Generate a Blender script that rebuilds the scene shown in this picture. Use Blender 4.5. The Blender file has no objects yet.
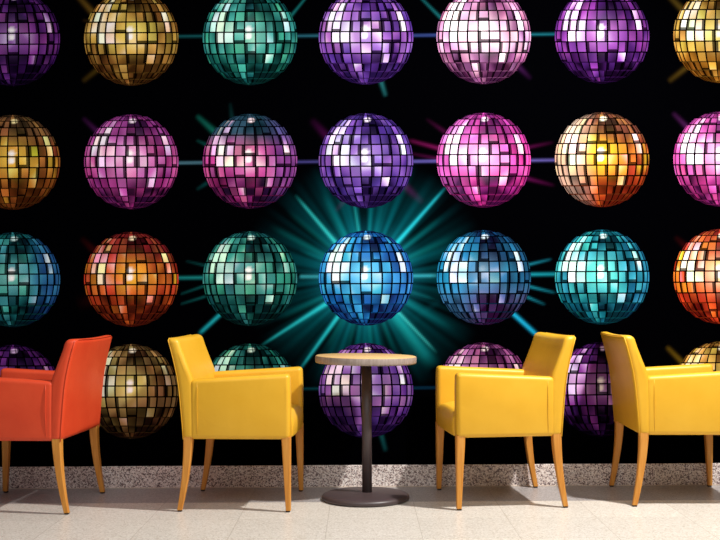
import bpy, bmesh, math, random
import numpy as np
from mathutils import Vector, Matrix

sc = bpy.context.scene
COL = sc.collection
R = math.radians
random.seed(7)

# ------------------------------------------------------------------ camera
CAM_D, CAM_H, F = 5.725, 1.0, 1084.0
PX, PY, ROLL = 360.0, 297.5, R(0.30)
WS = F / (CAM_D - 0.002)                      # pixels per metre on the mural


def wall_px(px, py):
    """photo pixel on the mural -> (x, z) in metres on the wall"""
    dx, dy = px - PX, py - PY
    dx, dy = dx - ROLL * dy, dy + ROLL * dx
    return dx / WS, CAM_H - dy / WS


cd = bpy.data.cameras.new('camera')
cam = bpy.data.objects.new('camera', cd)
COL.objects.link(cam)
cd.sensor_width = 36
cd.lens = F / 720 * 36
cd.shift_y = (PY - 270) / 720
cam.matrix_world = Matrix.Translation((0, -CAM_D, CAM_H)) @ Matrix.Rotation(R(90), 4, 'X') @ Matrix.Rotation(-ROLL, 4, 'Z')
sc.camera = cam

sc.view_settings.view_transform = 'Standard'
sc.view_settings.look = 'None'
sc.view_settings.gamma = 1
sc.view_settings.exposure = 0
sc.view_settings.use_curve_mapping = False


# ------------------------------------------------------------------ helpers
def lin(c):
    c = np.asarray(c, float) / 255.0
    return np.where(c <= 0.04045, c / 12.92, ((c + 0.055) / 1.055) ** 2.4)


def rgba(c):
    return tuple(float(v) for v in lin(c)) + (1.0,)


def mat(name, col=(200, 200, 200), rough=0.5, spec=0.5):
    m = bpy.data.materials.new(name)
    m.use_nodes = True
    b = m.node_tree.nodes['Principled BSDF']
    b.inputs['Base Color'].default_value = rgba(col)
    b.inputs['Roughness'].default_value = rough
    b.inputs['Specular IOR Level'].default_value = spec
    return m, m.node_tree, b


def node(nt, t, **kw):
    n = nt.nodes.new(t)
    for k, v in kw.items():
        if k == 'inp':
            for i, val in v.items():
                n.inputs[i].default_value = val
        else:
            setattr(n, k, v)
    return n


def ramp(nt, stops, interp='LINEAR'):
    n = nt.nodes.new('ShaderNodeValToRGB')
    n.color_ramp.interpolation = interp
    el = n.color_ramp.elements
    while len(el) > 1:
        el.remove(el[0])
    el[0].position = stops[0][0]
    el[0].color = rgba(stops[0][1])
    for p, c in stops[1:]:
        e = el.new(p)
        e.color = rgba(c)
    return n


def obj(name, bm_or_mesh, m=None, parent=None, smooth=True):
    if isinstance(bm_or_mesh, bmesh.types.BMesh):
        me = bpy.data.meshes.new(name)
        bmesh.ops.recalc_face_normals(bm_or_mesh, faces=bm_or_mesh.faces)
        bm_or_mesh.to_mesh(me)
        bm_or_mesh.free()
    else:
        me = bm_or_mesh
    if smooth:
        me.polygons.foreach_set('use_smooth', [True] * len(me.polygons))
    o = bpy.data.objects.new(name, me)
    COL.objects.link(o)
    if m:
        me.materials.append(m)
    if parent:
        o.parent = parent
    return o


def tag(o, label=None, cat=None, group=None, kind=None):
    if label: o['label'] = label
    if cat: o['category'] = cat
    if group: o['group'] = group
    if kind: o['kind'] = kind
    return o


def empty(name, loc=(0, 0, 0), rz=0.0):
    o = bpy.data.objects.new(name, None)
    o.empty_display_size = 0.1
    COL.objects.link(o)
    o.location = loc
    o.rotation_euler = (0, 0, rz)
    return o


def copy_tree(o, parent=None):
    c = o.copy()
    COL.objects.link(c)
    c.parent = parent
    for ch in list(o.children):
        copy_tree(ch, c)
    return c


def bevel_sharp(bm, off, seg=4, ang=35):
    bm.normal_update()
    es = [e for e in bm.edges if len(e.link_faces) == 2 and e.calc_face_angle(0) > R(ang)]
    bmesh.ops.bevel(bm, geom=es, offset=off, segments=seg, profile=0.5, affect='EDGES', clamp_overlap=True)


def box_bm(x0, x1, y0, y1, z0, z1, bev=0.0, seg=2):
    bm = bmesh.new()
    v = [bm.verts.new((x, y, z)) for x in (x0, x1) for y in (y0, y1) for z in (z0, z1)]
    for f in ((0, 1, 3, 2), (4, 6, 7, 5), (0, 4, 5, 1), (2, 3, 7, 6), (0, 2, 6, 4), (1, 5, 7, 3)):
        bm.faces.new([v[i] for i in f])
    bmesh.ops.recalc_face_normals(bm, faces=bm.faces)
    if bev:
        bevel_sharp(bm, bev, seg)
    return bm


def prism_bm(profile, ys, bev=0.02, seg=4, warp=None, ang=35):
    """x-z outline swept along y through the stations ys"""
    bm = bmesh.new()
    rings = []
    for y in ys:
        ring = []
        for (x, z) in profile:
            p = (x, y, z)
            if warp:
                p = warp(*p)
            ring.append(bm.verts.new(p))
        rings.append(ring)
    n = len(profile)
    for a, b in zip(rings[:-1], rings[1:]):
        for i in range(n):
            j = (i + 1) % n
            bm.faces.new((a[i], a[j], b[j], b[i]))
    bm.faces.new(rings[0][::-1])
    bm.faces.new(rings[-1])
    bmesh.ops.recalc_face_normals(bm, faces=bm.faces)
    if bev:
        bevel_sharp(bm, bev, seg, ang)
    return bm


def tube_bm(pts, r, seg=8, closed=False, bm=None):
    bm = bm or bmesh.new()
    pts = [Vector(p) for p in pts]
    rings = []
    n = len(pts)
    for i, p in enumerate(pts):
        a = pts[(i - 1) % n] if (closed or i > 0) else p
        b = pts[(i + 1) % n] if (closed or i < n - 1) else p
        t = (b - a).normalized()
        u = t.orthogonal().normalized() if not rings else (u - t * u.dot(t)).normalized()
        w = t.cross(u)
        rings.append([bm.verts.new(p + (u * math.cos(2 * math.pi * k / seg) + w * math.sin(2 * math.pi * k / seg)) * r) for k in range(seg)])
    for i in range(n if closed else n - 1):
        a, b = rings[i], rings[(i + 1) % n]
        for k in range(seg):
            bm.faces.new((a[k], a[(k + 1) % seg], b[(k + 1) % seg], b[k]))
    if not closed:
        bm.faces.new(rings[0][::-1])
        bm.faces.new(rings[-1])
    return bm


def lathe_bm(prof, seg=64):
    bm = bmesh.new()
    rings = []
    for (r, z) in prof:
        if r < 1e-6:
            rings.append([bm.verts.new((0, 0, z))])
        else:
            rings.append([bm.verts.new((r * math.cos(2 * math.pi * k / seg), r * math.sin(2 * math.pi * k / seg), z)) for k in range(seg)])
    for a, b in zip(rings[:-1], rings[1:]):
        for k in range(seg):
            k2 = (k + 1) % seg
            if len(a) == 1 and len(b) == 1:
                continue
            if len(a) == 1:
                bm.faces.new((a[0], b[k], b[k2]))
            elif len(b) == 1:
                bm.faces.new((a[k], b[0], a[k2]))
            else:
                bm.faces.new((a[k], b[k], b[k2], a[k2]))
    return bm


# ------------------------------------------------------------------ materials
def leather(name, c_lo, c_hi):
    m, nt, b = mat(name, c_lo, 0.42, 0.35)
    tc = node(nt, 'ShaderNodeTexCoord')
    n1 = node(nt, 'ShaderNodeTexNoise', inp={'Scale': 5.0, 'Detail': 4.0, 'Roughness': 0.55})
    nt.links.new(tc.outputs['Object'], n1.inputs['Vector'])
    rp = ramp(nt, [(0.3, c_lo), (0.7, c_hi)])
    nt.links.new(n1.outputs['Fac'], rp.inputs['Fac'])
    nt.links.new(rp.outputs['Color'], b.inputs['Base Color'])
    v = node(nt, 'ShaderNodeTexVoronoi', inp={'Scale': 320.0})
    nt.links.new(tc.outputs['Object'], v.inputs['Vector'])
    n2 = node(nt, 'ShaderNodeTexNoise', inp={'Scale': 11.0, 'Detail': 3.0, 'Distortion': 0.8})
    nt.links.new(tc.outputs['Object'], n2.inputs['Vector'])
    b1 = node(nt, 'ShaderNodeBump', inp={'Strength': 0.06, 'Distance': 0.001})
    nt.links.new(v.outputs['Distance'], b1.inputs['Height'])
    b2 = node(nt, 'ShaderNodeBump', inp={'Strength': 0.12, 'Distance': 0.010})
    nt.links.new(n2.outputs['Fac'], b2.inputs['Height'])
    nt.links.new(b1.outputs['Normal'], b2.inputs['Normal'])
    nt.links.new(b2.outputs['Normal'], b.inputs['Normal'])
    return m


def wood(name, stops, scale=(40, 40, 3), rough=0.45):
    m, nt, b = mat(name, stops[0][1], rough, 0.35)
    tc = node(nt, 'ShaderNodeTexCoord')
    mp = node(nt, 'ShaderNodeMapping')
    mp.inputs['Scale'].default_value = scale
    nt.links.new(tc.outputs['Object'], mp.inputs['Vector'])
    n1 = node(nt, 'ShaderNodeTexNoise', inp={'Scale': 1.6, 'Detail': 5.0, 'Roughness': 0.6, 'Distortion': 0.5})
    nt.links.new(mp.outputs['Vector'], n1.inputs['Vector'])
    rp = ramp(nt, stops)
    nt.links.new(n1.outputs['Fac'], rp.inputs['Fac'])
    nt.links.new(rp.outputs['Color'], b.inputs['Base Color'])
    return m


M_YEL = leather('yellow_leather', (219, 164, 36), (227, 174, 48))
M_RED = leather('red_leather', (212, 66, 34), (222, 78, 42))
M_LEG = wood('beech_leg', [(0.25, (190, 118, 40)), (0.55, (209, 142, 58)), (0.8, (221, 160, 78))])
M_GLIDE, _, _ = mat('dark_plastic', (52, 40, 34), 0.6, 0.3)
M_TOP = wood('pale_wood_top', [(0.25, (205, 160, 98)), (0.55, (218, 176, 114)), (0.8, (226, 190, 134))], (6, 60, 60), 0.4)
M_EDGE = wood('greige_edge', [(0.25, (136, 120, 110)), (0.6, (162, 146, 136)), (0.85, (182, 168, 158))], (60, 60, 8), 0.5)


def metal(name, c):
    m, nt, b = mat(name, c, 0.42, 0.5)
    tc = node(nt, 'ShaderNodeTexCoord')
    n1 = node(nt, 'ShaderNodeTexNoise', inp={'Scale': 60.0, 'Detail': 2.0})
    nt.links.new(tc.outputs['Object'], n1.inputs['Vector'])
    bp = node(nt, 'ShaderNodeBump', inp={'Strength': 0.08, 'Distance': 0.001})
    nt.links.new(n1.outputs['Fac'], bp.inputs['Height'])
    nt.links.new(bp.outputs['Normal'], b.inputs['Normal'])
    return m


M_METAL = metal('painted_brown_metal', (68, 56, 56))


def speckle(name, scale, stops, rough, spec, tile=None, joint=(150, 138, 122)):
    """stone with mineral flecks; tile = (size, x offset, y offset) draws joints and small tile to tile differences"""
    m, nt, b = mat(name, stops[0][1], rough, spec)
    tc = node(nt, 'ShaderNodeTexCoord')
    v = node(nt, 'ShaderNodeTexVoronoi', inp={'Scale': scale, 'Randomness': 1.0})
    nt.links.new(tc.outputs['Object'], v.inputs['Vector'])
    sep = node(nt, 'ShaderNodeSeparateColor')
    nt.links.new(v.outputs['Color'], sep.inputs['Color'])
    n1 = node(nt, 'ShaderNodeTexNoise', inp={'Scale': scale * 0.35, 'Detail': 3.0})
    nt.links.new(tc.outputs['Object'], n1.inputs['Vector'])
    mx = node(nt, 'ShaderNodeMath', operation='MULTIPLY_ADD', inp={1: 0.7})
    nt.links.new(sep.outputs[0], mx.inputs[0])
    sc_ = node(nt, 'ShaderNodeMath', operation='MULTIPLY', inp={1: 0.3})
    nt.links.new(n1.outputs['Fac'], sc_.inputs[0])
    nt.links.new(sc_.outputs[0], mx.inputs[2])
    rp = ramp(nt, stops)
    nt.links.new(mx.outputs[0], rp.inputs['Fac'])
    out = rp.outputs['Color']
    if tile:
        size, ox, oy = tile
        sx = node(nt, 'ShaderNodeSeparateXYZ')
        nt.links.new(tc.outputs['Object'], sx.inputs[0])
        lines, cells = [], []
        for ax, off in ((0, ox), (1, oy)):
            a = node(nt, 'ShaderNodeMath', operation='SUBTRACT', inp={1: off})
            nt.links.new(sx.outputs[ax], a.inputs[0])
            d = node(nt, 'ShaderNodeMath', operation='DIVIDE', inp={1: size})
            nt.links.new(a.outputs[0], d.inputs[0])
            fl = node(nt, 'ShaderNodeMath', operation='FLOOR')
            nt.links.new(d.outputs[0], fl.inputs[0])
            cells.append(fl.outputs[0])
            pp = node(nt, 'ShaderNodeMath', operation='PINGPONG', inp={1: 0.5})
            nt.links.new(d.outputs[0], pp.inputs[0])
            lt = node(nt, 'ShaderNodeMath', operation='LESS_THAN', inp={1: 0.0035})
            nt.links.new(pp.outputs[0], lt.inputs[0])
            lines.append(lt.outputs[0])
        cb = node(nt, 'ShaderNodeCombineXYZ')
        nt.links.new(cells[0], cb.inputs[0])
        nt.links.new(cells[1], cb.inputs[1])
        wn = node(nt, 'ShaderNodeTexWhiteNoise', noise_dimensions='2D')
        nt.links.new(cb.outputs[0], wn.inputs['Vector'])
        mr = node(nt, 'ShaderNodeMapRange', inp={'To Min': 0.94, 'To Max': 1.04})
        nt.links.new(wn.outputs['Value'], mr.inputs['Value'])
        hs = node(nt, 'ShaderNodeHueSaturation')
        nt.links.new(mr.outputs['Result'], hs.inputs['Value'])
        nt.links.new(out, hs.inputs['Color'])
        mxl = node(nt, 'ShaderNodeMath', operation='MAXIMUM')
        nt.links.new(lines[0], mxl.inputs[0])
        nt.links.new(lines[1], mxl.inputs[1])
        hf = node(nt, 'ShaderNodeMath', operation='MULTIPLY', inp={1: 0.6})
        nt.links.new(mxl.outputs[0], hf.inputs[0])
        mc = node(nt, 'ShaderNodeMix', data_type='RGBA')
        nt.links.new(hf.outputs[0], mc.inputs['Factor'])
        nt.links.new(hs.outputs['Color'], mc.inputs['A'])
        mc.inputs['B'].default_value = rgba(joint)
        out = mc.outputs['Result']
    nt.links.new(out, b.inputs['Base Color'])
    return m


M_FLOOR = speckle('beige_stone_tiles', 170, [(0.1, (172, 161, 146)), (0.3, (201, 193, 181)), (0.6, (211, 204, 193)), (0.85, (223, 217, 208))], 0.33, 0.4, (0.405, 0.255, -0.42))
M_BORDER = speckle('grey_stone_tiles', 200, [(0.1, (110, 104, 102)), (0.35, (149, 144, 143)), (0.65, (163, 158, 157)), (0.9, (184, 180, 178))], 0.33, 0.4, (0.405, 0.255, -0.42), (120, 110, 104))
M_GRAN = speckle('speckled_granite', 190, [(0.15, (84, 66, 68)), (0.30, (140, 121, 118)), (0.42, (204, 188, 181)), (0.62, (232, 220, 213)), (0.85, (244, 238, 234))], 0.35, 0.4)
M_CAULK, _, _ = mat('pale_caulk', (205, 192, 178), 0.7, 0.2)
M_WALL, _, _ = mat('black_wall_paint', (16, 15, 17), 0.6, 0.2)

# printed wallpaper: the print's own colours are stored on the mesh
M_PRINT, nt, b = mat('printed_vinyl', (10, 10, 10), 0.55, 0.0)
at = node(nt, 'ShaderNodeAttribute', attribute_name='print')
nt.links.new(at.outputs['Color'], b.inputs['Base Color'])


# ------------------------------------------------------------------ setting
XW = 3.6
tag(obj('floor', box_bm(-XW, XW, -7.5, -0.42, -0.1, 0.0), M_FLOOR, smooth=False), kind='structure')
tag(obj('floor_border', box_bm(-XW, XW, -0.42, 0.1, -0.1, 0.0), M_BORDER, smooth=False), kind='structure')
tag(obj('wall_back', box_bm(-XW, XW, 0.0, 0.1, 0.0, 2.95), M_WALL, smooth=False), kind='structure')
tag(obj('baseboard_back', box_bm(-XW, XW, -0.009, 0.0, 0.0, 0.116, 0.002, 2), M_GRAN, smooth=False), kind='structure')
tag(obj('trim_1', box_bm(-XW, XW, -0.0125, -0.009, 0.0, 0.004), M_CAULK, smooth=False), kind='structure')

# ------------------------------------------------------------------ mural (flat print)
TEAL, CYAN = (0, 150, 150), (40, 190, 215)
# x0, y0, x1, y1, width at start, width at end, colour, strength at start, strength at end
BEAMS = [
    # star round the middle blue ball
    (366, 278, 296, 196, 5, 2.2, (40, 170, 170), 1.0, .25), (366, 278, 446, 187, 5, 2.4, (30, 165, 180), 1.0, .25),
    (366, 278, 353, 196, 4, 2, (30, 150, 150), .8, .1), (366, 278, 262, 345, 6, 2.2, (30, 160, 170), 1.0, .3),
    (366, 278, 298, 372, 5, 2.2, (30, 165, 175), 1.0, .25), (366, 278, 434, 366, 7, 15, (20, 150, 155), .8, .12),
    (366, 278, 436, 352, 3, 2, (60, 190, 190), .6, .2), (366, 278, 437, 300, 6, 3, (15, 110, 120), .6, .1),
    (366, 278, 455, 330, 8, 6, (10, 100, 105), .6, .02), (366, 278, 322, 192, 8, 7, (10, 110, 110), .5, .02),
    (366, 278, 372, 190, 4, 2, (10, 110, 110), .4, .0), (366, 278, 385, 195, 5, 3, (10, 100, 105), .4, .0),
    (366, 278, 458, 235, 7, 6, (10, 110, 110), .5, .0), (366, 278, 445, 215, 7, 5, (10, 110, 112), .5, .0),
    (366, 278, 268, 225, 7, 6, (10, 110, 110), .5, .0), (366, 278, 285, 208, 6, 6, (8, 105, 105), .4, .0),
    (366, 278, 275, 320, 7, 6, (8, 105, 108), .5, .0), (366, 278, 300, 250, 5, 4, (8, 105, 108), .5, .1),
    (366, 278, 345, 360, 6, 4, (8, 105, 105), .45, .0), (366, 278, 372, 355, 6, 4, (8, 105, 105), .5, .05),
    (366, 278, 395, 355, 5, 4, (8, 110, 110), .5, .0), (366, 278, 325, 352, 6, 5, (8, 110, 110), .5, .0),
    # level lines between neighbouring balls
    (300, 276.5, 366, 276.5, 3.2, 3.2, (60, 175, 190), .8, 1), (366, 276.5, 440, 275.5, 3.2, 3.2, (60, 180, 200), 1, .8),
    (172, 278, 208, 277.5, 2.8, 2.8, (30, 150, 150), .8, .9), (525, 274.5, 560, 274, 3, 3, (25, 160, 180), 1, .7),
    (172, 36.5, 208, 36, 2, 2, (25, 95, 100), .9, .9), (292, 36, 325, 35.5, 2, 2, (45, 110, 130), .8, .9),
    (408, 35.5, 442, 35, 2, 2, (60, 80, 150), .8, .9), (526, 34.5, 560, 34, 2, 2, (25, 110, 125), .8, .7),
    (174, 163, 208, 162.5, 2, 2, (90, 140, 160), .9, .8), (292, 162, 325, 161.5, 2, 2, (80, 75, 150), .8, .8),
    (408, 161.5, 442, 161, 2.2, 2.2, (105, 95, 185), .9, .9), (526, 160.5, 560, 160, 2.2, 2.2, (100, 90, 170), .9, .7),
    (292, 389, 325, 388.5, 2, 2, (12, 75, 85), .8, .8), (408, 388, 442, 387.5, 2, 2, (15, 60, 90), .8, .8),
    # single slanting beams by other balls
    (225, 310, 199, 334, 3.5, 3.5, (25, 150, 165), 1, .8), (508, 309, 538, 336, 3.5, 3.5, (25, 160, 205), 1, .9),
    (527, 265, 552, 259, 2.2, 2, (20, 110, 130), .9, .2), (527, 286, 556, 293, 2.2, 2, (20, 120, 140), .9, .2),
    (527, 297, 546, 305, 2, 2, (20, 110, 130), .9, .1),
    (181, 294, 207, 285, 2, 2, (15, 95, 95), .3, .9), (181, 304, 207, 296, 2, 2, (15, 95, 95), .3, .9), (186, 261, 207, 266, 2, 2, (12, 80, 80), .2, .8),
    (291, 16, 309, -6, 2.4, 1.6, (25, 115, 115), .9, .7), (441, 18, 419, -4, 2.4, 1.6, (25, 110, 115), .9, .6),
    (380, 78, 386, 97, 4, 3.5, (40, 120, 125), .9, .3), (380, 430, 386, 452, 4, 4, (30, 105, 110), .9, .3),
    (216, 133, 196, 115, 6, 4, (20, 110, 95), .9, .4), (232, 118, 230, 102, 4, 3, (10, 50, 50), .8, .2),
    (207, 145, 196, 140, 3, 2, (15, 80, 75), .8, .3), (207, 183, 196, 190, 3.5, 3, (10, 70, 70), .8, .2),
    (96, 16, 76, -6, 6, 5, (120, 88, 30), .9, .4), (97, 70, 82, 82, 5, 5, (75, 56, 14), .9, .4), (92, 22, 82, 20, 3, 3, (70, 50, 14), .6, .2),
    (99, 133, 82, 117, 5, 4, (75, 25, 80), .9, .2), (97, 253, 80, 237, 7, 6, (60, 8, 8), .8, .1), (90, 300, 76, 305, 14, 14, (35, 3, 3), .7, .1),
    (333, 143, 310, 118, 8, 7, (75, 12, 70), .8, .05), (404, 185, 424, 204, 7, 6, (70, 12, 70), .8, .05), (345, 200, 335, 212, 5, 4, (55, 12, 60), .7, .1),
    (445, 150, 408, 140, 3.5, 3, (125, 20, 85), .9, .3), (445, 160, 408, 153, 3, 2.5, (90, 15, 70), .7, .1), (445, 132, 425, 118, 4, 3, (70, 12, 55), .7, .05),
    (525, 148, 555, 142, 3, 3, (80, 10, 60), .8, .05), (525, 178, 556, 186, 3.5, 3, (90, 12, 70), .8, .05),
    (518, 66, 532, 80, 5, 4, (60, 20, 70), .8, .05), (686, 13, 668, -5, 6, 5, (100, 78, 25), .8, .4), (686, 68, 668, 82, 5, 5, (80, 60, 15), .8, .3),
    (690, 130, 672, 112, 5, 4, (80, 30, 85), .8, .2), (690, 250, 674, 236, 6, 5, (60, 8, 8), .7, .1), (686, 366, 666, 346, 5, 4, (110, 88, 20), .9, .4),
    (440, 300, 400, 330, 7, 7, (5, 60, 70), .3, .1),
]


def build_mural():
    xs = np.concatenate([np.linspace(-318, -16, 8), np.arange(-12, 733, 1.5), np.linspace(738, 1040, 8)])
    ys = np.concatenate([np.linspace(-66, -12, 4), np.arange(-9, 460, 1.5)])
    zb = 0.1165
    X, Y = np.meshgrid(xs, ys)
    acc = np.full(X.shape + (3,), 0.0)
    acc += lin((1, 1, 2))
    for (x0, y0, x1, y1, w0, w1, c, s0, s1) in BEAMS:
        dx, dy = x1 - x0, y1 - y0
        L = math.hypot(dx, dy)
        ux, uy = dx / L, dy / L
        t = ((X - x0) * ux + (Y - y0) * uy) / L
        d = np.abs(-(X - x0) * uy + (Y - y0) * ux)
        w = (w0 + (w1 - w0) * np.clip(t, 0, 1)) * 0.5
        s = s0 + (s1 - s0) * np.clip(t, 0, 1)
        prof = np.exp(-(d / (w * .8 + 0.35)) ** 2)
        ends = np.clip((1.02 - t) / 0.15, 0, 1) * np.clip((t + 0.02) / 0.04, 0, 1)
        if abs(dy) < 1.6:
            s = s * .6
        if (x0, y0) == (366, 278):
            s = s * 1.6
        elif abs(dy) >= 1.6 and max(c) < 126:
            s = s * .6
        acc += (prof * ends * s)[..., None] * lin(c)
    # streaky teal glow round the middle ball
    dx, dy = X - 366, Y - 278
    r = np.hypot(dx, dy)
    th = np.arctan2(dy, dx)
    rnd = np.random.RandomState(5)
    streak = np.zeros_like(th)
    for k, a in ((7, .25), (13, .3), (22, .3), (37, .3), (61, .2)):
        streak += a * np.cos(k * th + rnd.uniform(0, 6.28))
    streak = np.clip(0.42 + 0.55 * streak, 0.06, 1.5)
    side = 0.75 + 0.25 * np.clip(-np.cos(th * 2 - 0.3), -1, 1)
    g = .85 * np.clip(1 - (r - 44) / 82, 0, 1) ** 1.5 * streak * side
    acc += g[..., None] * lin((4, 104, 116))
    g2 = np.clip(1 - (r - 40) / 26, 0, 1) ** 1.6
    acc += g2[..., None] * lin((6, 52, 64))
    ny, nx = X.shape
    dxp, dyp = X - PX, Y - PY
    wx = (dxp - ROLL * dyp) / WS
    wz = CAM_H - (dyp + ROLL * dxp) / WS
    co = np.stack([wx, np.full_like(wx, -0.0020), wz], -1)
    low = np.stack([wx[-1], np.full(nx, -0.0020), np.full(nx, zb)], -1)
    co = np.concatenate([co, low[None]], 0).reshape(-1, 3)
    acc = np.concatenate([acc, acc[-1:]], 0).reshape(-1, 3)
    ny += 1
    i = np.arange(ny * nx).reshape(ny, nx)
    q = np.stack([i[1:, :-1], i[1:, 1:], i[:-1, 1:], i[:-1, :-1]], -1).reshape(-1, 4)
    me = bpy.data.meshes.new('wall_mural')
    me.vertices.add(len(co)); me.vertices.foreach_set('co', co.ravel())
    me.loops.add(q.size); me.loops.foreach_set('vertex_index', q.ravel())
    me.polygons.add(len(q)); me.polygons.foreach_set('loop_start', np.arange(0, q.size, 4))
    me.update(calc_edges=True)
    ca = me.attributes.new('print', 'FLOAT_COLOR', 'POINT')
    ca.data.foreach_set('color', np.concatenate([acc, np.ones((len(acc), 1))], 1).astype(np.float32).ravel())
    return obj('wall_mural', me, M_PRINT, smooth=False)


# brightness of the mirror tiles of the printed ball, top row first, left column first
T = [
    [.10, .12, .15, .15, .18, .20, .45, .25, .18, .15, .12, .12, .10],
    [.20, .28, .35, .35, .32, .28, .50, .24, .25, .30, .30, .25, .20],
    [.30, .48, .66, .72, .50, .46, .14, .11, .12, .34, .48, .30, .28],
    [.30, .60, .80, .84, .52, .50, .26, .16, .30, .34, .52, .36, .28],
    [.40, .66, .94, .88, .66, .62, .44, .38, .34, .36, .80, .42, .30],
    [.42, .60, .88, .88, .82, .56, .58, .60, .52, .40, .82, .48, .38],
    [.48, .54, .58, .98, .80, .66, .70, .66, .62, .52, .48, .48, .48],
    [.48, .52, .52, .60, .54, .60, .66, .64, .60, .44, .50, .50, .42],
    [.38, .40, .40, .30, .44, .48, .30, .28, .76, .28, .44, .44, .30],
    [.26, .28, .26, .26, .38, .70, .22, .28, .16, .22, .28, .30, .20],
    [.22, .24, .24, .26, .36, .56, .36, .10, .10, .12, .18, .20, .16],
    [.16, .16, .20, .22, .30, .46, .34, .14, .12, .12, .14, .14, .12],
    [.12, .14, .18, .22, .26, .28, .26, .20, .20, .18, .15, .14, .12],
]
# palettes: dark, low, middle, light, and optional tints (top, left, right, bottom) with a weight
PAL = {
    'violet': dict(c=[(18, 8, 42), (62, 38, 112), (126, 84, 174), (238, 222, 248)]),
    'violet_pink': dict(c=[(26, 10, 50), (78, 42, 122), (150, 98, 180), (246, 230, 250)]),
    'purple': dict(c=[(10, 2, 18), (52, 18, 74), (122, 54, 138), (232, 196, 244)]),
    'gold': dict(c=[(34, 18, 6), (108, 74, 30), (204, 166, 80), (255, 246, 220)], glow=(250, 226, 110), bottom=((150, 90, 40), .3)),
    'yellow': dict(c=[(44, 22, 4), (122, 84, 30), (216, 180, 84), (255, 250, 226)], glow=(255, 238, 150), bottom=((190, 110, 20), .35)),
    'teal': dict(c=[(4, 26, 26), (20, 84, 80), (70, 168, 150), (212, 244, 234)]),
    'teal_dark': dict(c=[(3, 20, 22), (16, 70, 70), (58, 148, 136), (200, 236, 226)]),
    'turquoise': dict(c=[(4, 30, 40), (16, 92, 108), (62, 176, 182), (214, 248, 248)], right=((30, 70, 150), .3), glow=(120, 240, 225)),
    'teal_blue': dict(c=[(4, 24, 30), (20, 88, 90), (72, 168, 162), (205, 238, 236)], right=((40, 60, 160), .6)),
    'blue': dict(c=[(12, 20, 60), (22, 88, 160), (58, 164, 220), (220, 246, 254)], glow=(120, 215, 255), right=((50, 70, 170), .35)),
    'navy': dict(spot=.12, c=[(8, 8, 30), (15, 50, 84), (32, 108, 152), (214, 236, 250)], left=((40, 165, 220), .45), bottom=((120, 20, 120), .35), right=((40, 100, 130), .3)),
    'blush': dict(c=[(44, 14, 40), (130, 74, 116), (216, 164, 196), (255, 244, 250)], glow=(255, 236, 244)),
    'mauve': dict(c=[(34, 10, 36), (104, 48, 104), (182, 118, 172), (250, 230, 246)]),
    'magenta': dict(c=[(38, 8, 38), (132, 40, 104), (198, 96, 168), (250, 228, 246)], glow=(250, 190, 235), top=((110, 50, 130), .45)),
    'hot_pink': dict(c=[(46, 6, 40), (150, 34, 110), (224, 84, 172), (252, 226, 248)], glow=(240, 200, 240), top=((120, 50, 130), .5), left=((180, 110, 190), .35)),
    'pink': dict(c=[(48, 8, 40), (150, 40, 110), (226, 100, 176), (255, 232, 248)], glow=(255, 200, 240), top=((140, 70, 150), .4)),
    'pink_teal': dict(hue=0.2, c=[(24, 6, 30), (110, 30, 84), (190, 80, 146), (244, 222, 230)], top=((24, 74, 92), .95), right=((96, 70, 150), .5)),
    'bronze': dict(hue=0.25, c=[(30, 14, 6), (104, 60, 26), (200, 132, 52), (255, 236, 170)], glow=(255, 210, 80), top=((110, 90, 66), .5), bottom=((150, 70, 22), .5)),
    'amber': dict(hue=0.3, c=[(30, 10, 6), (112, 46, 20), (222, 138, 50), (255, 248, 214)], glow=(255, 206, 40), top=((100, 74, 60), .6), bottom=((170, 46, 20), .6), left=((235, 220, 200), .4)),
    'ember': dict(hue=0.42, c=[(36, 8, 8), (128, 44, 20), (214, 104, 46), (255, 232, 190)], glow=(255, 190, 60), top=((110, 24, 44), .6), bottom=((170, 60, 24), .4)),
    'fire': dict(hue=0.42, c=[(50, 10, 6), (160, 50, 20), (240, 120, 44), (255, 248, 226)], glow=(255, 240, 200), top=((150, 50, 50), .5), bottom=((190, 40, 24), .5)),
    'straw': dict(c=[(30, 18, 10), (96, 72, 40), (178, 150, 92), (248, 240, 214)], glow=(236, 226, 130)),
}
# rows of the grid: palette name and what the ball looks like
GRID = [
    [('purple', 'dark purple'), ('gold', 'gold'), ('teal', 'sea green'), ('violet_pink', 'violet'), ('blush', 'pale blush pink'), ('purple', 'deep purple'), ('yellow', 'bright yellow gold')],
    [('bronze', 'bronze'), ('magenta', 'magenta'), ('pink_teal', 'pink disco ball with teal top'), ('violet', 'violet'), ('hot_pink', 'hot pink'), ('amber', 'amber and white'), ('pink', 'bright pink')],
    [('teal_blue', 'teal and blue'), ('ember', 'ember orange'), ('teal_dark', 'green teal'), ('blue', 'bright blue'), ('navy', 'dark blue'), ('turquoise', 'turquoise'), ('fire', 'fiery orange')],
    [('purple', 'dark violet'), ('straw', 'straw gold'), ('teal_dark', 'dark teal'), ('violet_pink', 'violet'), ('mauve', 'mauve'), ('purple', 'purple'), ('gold', 'gold')],
]
CX = [13.0, 131.3, 250.0, 366.0, 483.7, 602.0, 720.5]
CY = [38.8, 162.3, 279.7, 392.0]                # at the left column; the rows rise slightly in the photo because the camera rolls
BR = 47.4


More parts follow.
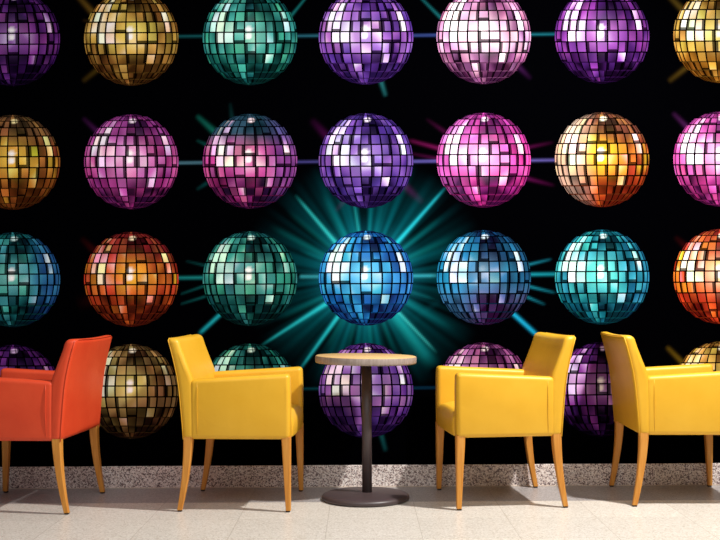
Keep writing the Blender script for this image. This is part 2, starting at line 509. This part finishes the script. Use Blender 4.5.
def build_ball(k, pal, cx, cy, parent, wordy):
    P = PAL[pal]
    rs = np.random.RandomState(100 + k)
    stops = np.array([lin(c) for c in P['c']])
    spos = np.array([0.0, 0.3, 0.62, 1.0])
    step = 90.0 / 6.75
    nsub = 4

    # lines of longitude and latitude: each tile carries nsub cells, each joint one
    def axis(n, g0, g1):
        pos, cell = [], []
        for i in range(-n, n + 1):
            g = g0 + g1 * abs(i)
            a, b_ = (i - .5) * step + g, (i + .5) * step - g
            if i == -n:
                pos.append(max((i - .5) * step - g, -89.9)); cell.append(99)
            for j in range(nsub + 1):
                pos.append(a + (b_ - a) * j / nsub)
                cell.append(i if j < nsub else 99)
        pos.append(min((n + .5) * step + g, 89.9))
        return np.array(pos), np.array(cell)
    lon, lc = axis(6, .85, .16)
    lat, rc = axis(6, .80, .05)
    r = BR / WS
    nx_, ny_ = len(lon), len(lat)
    rowv = np.clip(np.round(lat / step), -6, 6)
    # flat mirror tiles: each row keeps a little of its middle width, so the outline is stepped
    wdt = 0.78 * np.cos(np.radians(lat)) + 0.22 * np.cos(np.radians(np.minimum(np.abs(rowv) * step, 86)))
    wdt = np.minimum(wdt, np.cos(np.radians(lat)) + .02)
    U = np.sin(np.radians(lon))[None, :] * wdt[:, None]
    V = np.repeat(np.sin(np.radians(lat))[:, None], nx_, 1)
    # joints lean a little towards the foot of the ball
    U = U + 0.02 * np.clip(-V, 0, 1) * (1 - U ** 2 - V ** 2).clip(0, 1)
    ox, oz = wall_px(cx, cy)
    co = np.stack([ox + U * r, np.full_like(U, -0.0026), oz + V * r * 1.0], -1)
    idx = np.arange(nx_ * ny_).reshape(ny_, nx_)
    q = np.stack([idx[:-1, :-1], idx[:-1, 1:], idx[1:, 1:], idx[1:, :-1]], -1).reshape(-1, 4)
    jj, ii = np.meshgrid(np.arange(ny_ - 1), np.arange(nx_ - 1), indexing='ij')
    jj, ii = jj.ravel(), ii.ravel()
    rw, cl = rc[jj], lc[ii]
    istile = (rw != 99) & (cl != 99)
    rw0, cl0 = np.where(istile, rw, 0), np.where(istile, cl, 0)
    dl = rs.uniform(-.10, .08, (13, 13)); g1 = rs.uniform(-.22, .22, (13, 13)); g2 = rs.uniform(-.20, .20, (13, 13))
    jit = rs.uniform(.86, 1.14, (13, 13, 3))
    if P.get('hue'):
        jit[..., 1] *= np.exp(rs.normal(0, P['hue'], (13, 13)))
    L0 = np.array(T)[6 - rw0, cl0 + 6] + dl[rw0 + 6, cl0 + 6]
    uu, vv = U.ravel()[q], V.ravel()[q]
    lonv, latv = np.tile(lon, ny_)[q], np.repeat(lat, nx_)[q]
    tu, tv = lonv / step - cl0[:, None], latv / step - rw0[:, None]
    L = np.clip(L0[:, None] + g1[rw0 + 6, cl0 + 6][:, None] * tu + g2[rw0 + 6, cl0 + 6][:, None] * tv, 0, 1)
    L = L - .14 * np.clip(-vv - .15, 0, 1)
    L = np.clip(L - .05 + .8 * (L - .45) * np.abs(L - .45), 0, 1)
    # some tiles sit askew and show a dark edge beside the joint
    kx = np.floor((tu.mean(1) + .5) * nsub).astype(int).clip(0, nsub - 1)
    sk = rs.rand(13, 13)[rw0 + 6, cl0 + 6]
    skew = ((sk < .16) & (kx == 0)) | ((sk > .84) & (kx == nsub - 1))
    ky = np.floor((tv.mean(1) + .5) * nsub).astype(int).clip(0, nsub - 1)
    sk2 = rs.rand(13, 13)[rw0 + 6, cl0 + 6]
    skew |= (sk2 < .10) & (ky == 0)
    c = np.stack([np.interp(L, spos, stops[:, h]) for h in range(3)], -1) * jit[rw0 + 6, cl0 + 6][:, None, :]
    w_hi = 1 - np.maximum(0, L - .7) / .3 * .8
    for key, amt in (('top', (vv - .25) / .35), ('bottom', (-vv - .08) / .4), ('left', (-uu - .1) / .5), ('right', (uu - .25) / .4)):
        if key in P:
            tc, wt = P[key]
            w_ = (np.clip(amt, 0, 1) * wt * w_hi)[..., None]
            c = c * (1 - w_) + lin(tc) * (0.2 + 1.5 * L[..., None]) * w_

    def lay(c, h, target):
        return c * (1 - h[..., None]) + target * h[..., None]
    glow = lin(P.get('glow', tuple(P['c'][3])))
    ga = P.get('ga', .68 if 'glow' in P else .15)
    d = np.hypot(uu + .02, (vv - .08) * 1.15)
    c = lay(c, np.exp(-(d / .34) ** 2) * ga, glow)
    for (hu, hv, hw, hh, am) in ((-.03, .18, .075, .055, .95), (-.03, .035, .07, .07, .95), (.03, .865, .07, .045, .9)):
        d2 = np.hypot((uu - hu) / hw, (vv - hv) / hh)
        c = lay(c, np.clip(1.5 - d2 ** 2, 0, 1) * am * (P.get('spot', 1) if hv < .5 else 1), lin((255, 250, 250)) if hv < .5 else stops[3])
    dark = stops[0] * 0.08
    low = (rw == 99) & (cl != 99) & (lat[jj] < -30)
    c[skew] = c[skew] * .12
    c[~istile] = dark
    c[low] = dark + stops[1] * .35
    cols = np.ones((len(q), 4, 4)); cols[..., :3] = np.clip(c, 0, 1)
    me = bpy.data.meshes.new('disco_ball')
    me.vertices.add(nx_ * ny_); me.vertices.foreach_set('co', co.reshape(-1))
    me.loops.add(q.size); me.loops.foreach_set('vertex_index', q.ravel())
    me.polygons.add(len(q)); me.polygons.foreach_set('loop_start', np.arange(0, q.size, 4))
    me.update(calc_edges=True)
    ca = me.attributes.new('print', 'FLOAT_COLOR', 'CORNER')
    ca.data.foreach_set('color', cols.astype(np.float32).ravel())
    o = obj('disco_ball', me, M_PRINT, parent, smooth=False)
    o['label'] = ('printed ' + wordy) if 'disco ball' in wordy else 'printed %s mirror tile disco ball' % wordy
    return o


mural = build_mural()
tag(mural, 'black wall mural printed with rows of coloured disco balls and teal light rays', 'wall mural')
k = 0
for ri, row in enumerate(GRID):
    for ci, (pal, word) in enumerate(row):
        cx = CX[ci]
        cy = CY[ri] - (cx - 13) * 0.0046
        build_ball(k, pal, cx, cy, mural, word)
        k += 1


# ------------------------------------------------------------------ armchairs
HW = 0.295            # half width of the upholstered body
ZB = 0.340            # underside of the body


def leg_bm(kind, sy):
    n = 12
    bm = bmesh.new()
    rings = []
    for i in range(n + 1):
        t = i / n
        z = 0.008 + (ZB + 0.012 - 0.008) * t
        s = 0.0115 + (0.0215 - 0.0115) * t
        if kind == 'front':
            x = 0.247 - 0.008 * t
        else:
            x = -0.222 - 0.043 * (1 - t) ** 1.7
        y = sy * (0.271 - (0.0) * t) + 0 * z
        ch = s * 0.22
        ring = []
        for (a, b) in ((1, 1), (-1, 1), (-1, -1), (1, -1)):
            pts = [(a * s, b * (s - ch)), (a * (s - ch), b * s)]
            if (a, b) in ((1, 1), (-1, -1)):
                ring += pts
            else:
                ring += pts[::-1]
        # order the eight points round the section
        ring.sort(key=lambda p: math.atan2(p[1], p[0]))
        rings.append([bm.verts.new((x + p[0], y + p[1], z)) for p in ring])
    m_ = len(rings[0])
    for a, b in zip(rings[:-1], rings[1:]):
        for q_ in range(m_):
            bm.faces.new((a[q_], a[(q_ + 1) % m_], b[(q_ + 1) % m_], b[q_]))
    bm.faces.new(rings[0][::-1]); bm.faces.new(rings[-1])
    return bm


REAR = [(.340, -.247), (.40, -.251), (.46, -.256), (.52, -.261), (.58, -.267), (.64, -.276), (.70, -.289), (.76, -.304), (.816, -.321)]
FRONT = [(.816, -.266), (.76, -.249), (.70, -.227), (.64, -.203), (.60, -.192), (.50, -.188), (.42, -.188), (.340, -.188)]


def back_warp(x, y, z):
    # the top edge dips a little in the middle; the back bows slightly and narrows a touch at the top
    k_ = max(0, (z - .7) / .118)
    u = y / HW
    z2 = z - 0.006 * (1 - u * u) * k_ - 0.002 * abs(u) ** 6 * k_
    x2 = x - 0.010 * (1 - u * u) * max(0, min(1, (z - .45) / .3))
    return (x2, y * (1 - 0.012 * k_), z2)


def make_chair(leather_mat):
    root = empty('armchair')
    ys = [-HW + 2 * HW * i / 12 for i in range(13)]
    prof = [(x, z) for z, x in REAR] + [(x, z) for z, x in FRONT]
    bk = obj('backrest', prism_bm(prof, ys, 0.022, 5, back_warp, 40), leather_mat, root)
    # piping along the rear edge of the back
    pts = []
    for s in (-1, 1):
        side = []
        for z, x in REAR[:-1]:
            p = back_warp(x, s * (HW), z)
            side.append((p[0] + .004, p[1] - s * .0045, p[2]))
        p = back_warp(-.317, s * HW, .805)
        side.append((p[0] + .004, p[1] - s * .006, p[2]))
        pts.append(side)
    top = []
    for y in [-HW + 2 * HW * i / 12 for i in range(1, 12)]:
        p = back_warp(-.321, y, .818)
        top.append((p[0] + .0048, p[1], p[2] - .0042))
    path = pts[0] + top + pts[1][::-1]
    obj('piping', tube_bm(path, 0.0026, 8), leather_mat, bk)
    # arm panels run down to the underside of the body
    aprof = [(-.212, ZB + .001), (-.212, .620), (-.05, .629), (.12, .638), (.258, .646), (.260, .56), (.260, .46), (.259, ZB)]
    for s in (-1, 1):
        y0, y1 = s * HW, s * (HW - .072)

        def arm_warp(x, y, z, s=s):
            # a touch fuller half way up
            out = abs(y) > HW - .03
            b_ = 0.0015 + 0.004 * math.sin(max(0, min(1, (z - ZB) / .3)) * math.pi)
            return (x, y + (s * b_ if out else 0), z)
        am = obj('armrest', prism_bm(aprof, [y0, s * (HW - .036), y1], 0.021, 5, arm_warp, 40), leather_mat, root)
        seam = [(-.176, s * (HW + .0012), .362), (-.176, s * (HW + .0034), .43), (-.176, s * (HW + .0050), .50), (-.176, s * (HW + .0034), .57), (-.176, s * (HW + .0012), .605)]
        bm = tube_bm(seam, .0016, 6)
        obj('stitched_seam', bm, leather_mat, am)
    # seat cushion with crowned top and rounded front
    sprof = [(-.19, ZB), (-.19, .455), (-.06, .462), (.08, .466), (.18, .464), (.245, .452), (.264, .425), (.266, .39), (.262, ZB)]
    wS = HW - .07

    def seat_warp(x, y, z):
        u = y / wS
        return (x + (0.006 * (1 - u * u) if x > .2 else 0), y, z + (0.012 * (1 - u * u) if z > .44 else 0))
    obj('seat', prism_bm(sprof, [-wS + 2 * wS * i / 8 for i in range(9)], 0.012, 3, seat_warp, 40), leather_mat, root)
    for kind in ('front', 'rear'):
        for s in (-1, 1):
            lg = obj('leg', leg_bm(kind, s), M_LEG, root, smooth=False)
            fx = .245 if kind == 'front' else -.265
            obj('foot_glide', box_bm(fx - .010, fx + .010, s * .271 - .010, s * .271 + .010, 0.0, 0.0085, .002, 1), M_GLIDE, lg, smooth=False)
    return root


def place(o, x, dist, deg, label, group='upholstered armchairs in front of the mural'):
    o.location = (x, dist - CAM_D, 0)
    o.rotation_euler = (0, 0, R(deg))
    tag(o, label, 'chair', group)


red = make_chair(M_RED)
place(red, -1.613, 5.325, 176, 'orange-red leather armchair with wooden legs, the only red one, turned away from the table')
yel = make_chair(M_YEL)
place(yel, -.571, 5.345, -3.2, 'yellow leather armchair between the orange-red armchair and the round table')
c3 = copy_tree(yel)
place(c3, .677, 5.378, 185.8, 'yellow leather armchair facing the table, back to back with another yellow armchair')
c4 = copy_tree(yel)
place(c4, 1.573, 5.416, -1.6, 'yellow leather armchair farthest from the table, facing away from it')

# ------------------------------------------------------------------ pedestal table
tb = empty('pedestal_table', (.030, 5.37 - CAM_D, 0))
tag(tb, 'small round pedestal table with pale wood top and dark metal base between two yellow armchairs', 'table')
obj('base', lathe_bm([(0, 0), (.205, 0), (.213, .003), (.217, .009), (.217, .016), (.213, .023), (.204, .028), (.185, .031), (.10, .034), (.034, .036), (.028, .037), (0, .037)], 96), M_METAL, tb).location = (-.008, 0, 0)
obj('pole', lathe_bm([(0, .036), (.0245, .036), (.0245, .678), (0, .678)], 40), M_METAL, tb)
pl = obj('mounting_plate', lathe_bm([(0, .667), (.06, .667), (.072, .671), (.075, .6762), (0, .6762)], 48), M_METAL, tb)
tp = obj('tabletop', lathe_bm([(0, .0), (.243, .0), (.2485, .003), (.250, .008), (.250, .0295), (.2485, .034), (.245, .0362), (.0, .0362)], 128), M_TOP, tb)
tp.location = (-.003, 0, .6755)
tp.rotation_euler = (0, R(1.0), 0)
eb = obj('edge_band', lathe_bm([(.2445, -.0002), (.2490, .0022), (.2508, .008), (.2508, .0295), (.2492, .0340)], 128), M_EDGE, tp)
eb['label'] = 'greyish edge band of the round tabletop'

# ------------------------------------------------------------------ light
w = bpy.data.worlds.new('room_ambience')
sc.world = w
w.use_nodes = True
w.node_tree.nodes['Background'].inputs['Color'].default_value = (.95, .97, 1.0, 1)
w.node_tree.nodes['Background'].inputs['Strength'].default_value = 0.19


def aim(o, target):
    o.rotation_euler = (Vector(target) - o.location).to_track_quat('-Z', 'Y').to_euler()


kl = bpy.data.lights.new('ceiling_spot', 'SPOT')
kl.energy = 940
kl.color = (1.0, .97, .93)
kl.spot_size = R(104)
kl.spot_blend = 0.8
kl.shadow_soft_size = 0.07
ko = bpy.data.objects.new('ceiling_spot', kl)
COL.objects.link(ko)
ko.location = (2.0, -1.55, 3.7)
aim(ko, (0.0, -1.0, 0.0))

fl = bpy.data.lights.new('soft_fill_light', 'AREA')  # soft fill added to brighten the camera side, not a lamp of the room
fl.shape = 'RECTANGLE'
fl.size = 4.5
fl.size_y = 2.0
fl.energy = 86
fl.color = (.98, .99, 1.0)
fo = bpy.data.objects.new('soft_fill_light', fl)
COL.objects.link(fo)
fo.location = (0.3, -3.7, 3.7)
aim(fo, (0, 0, 0.9))
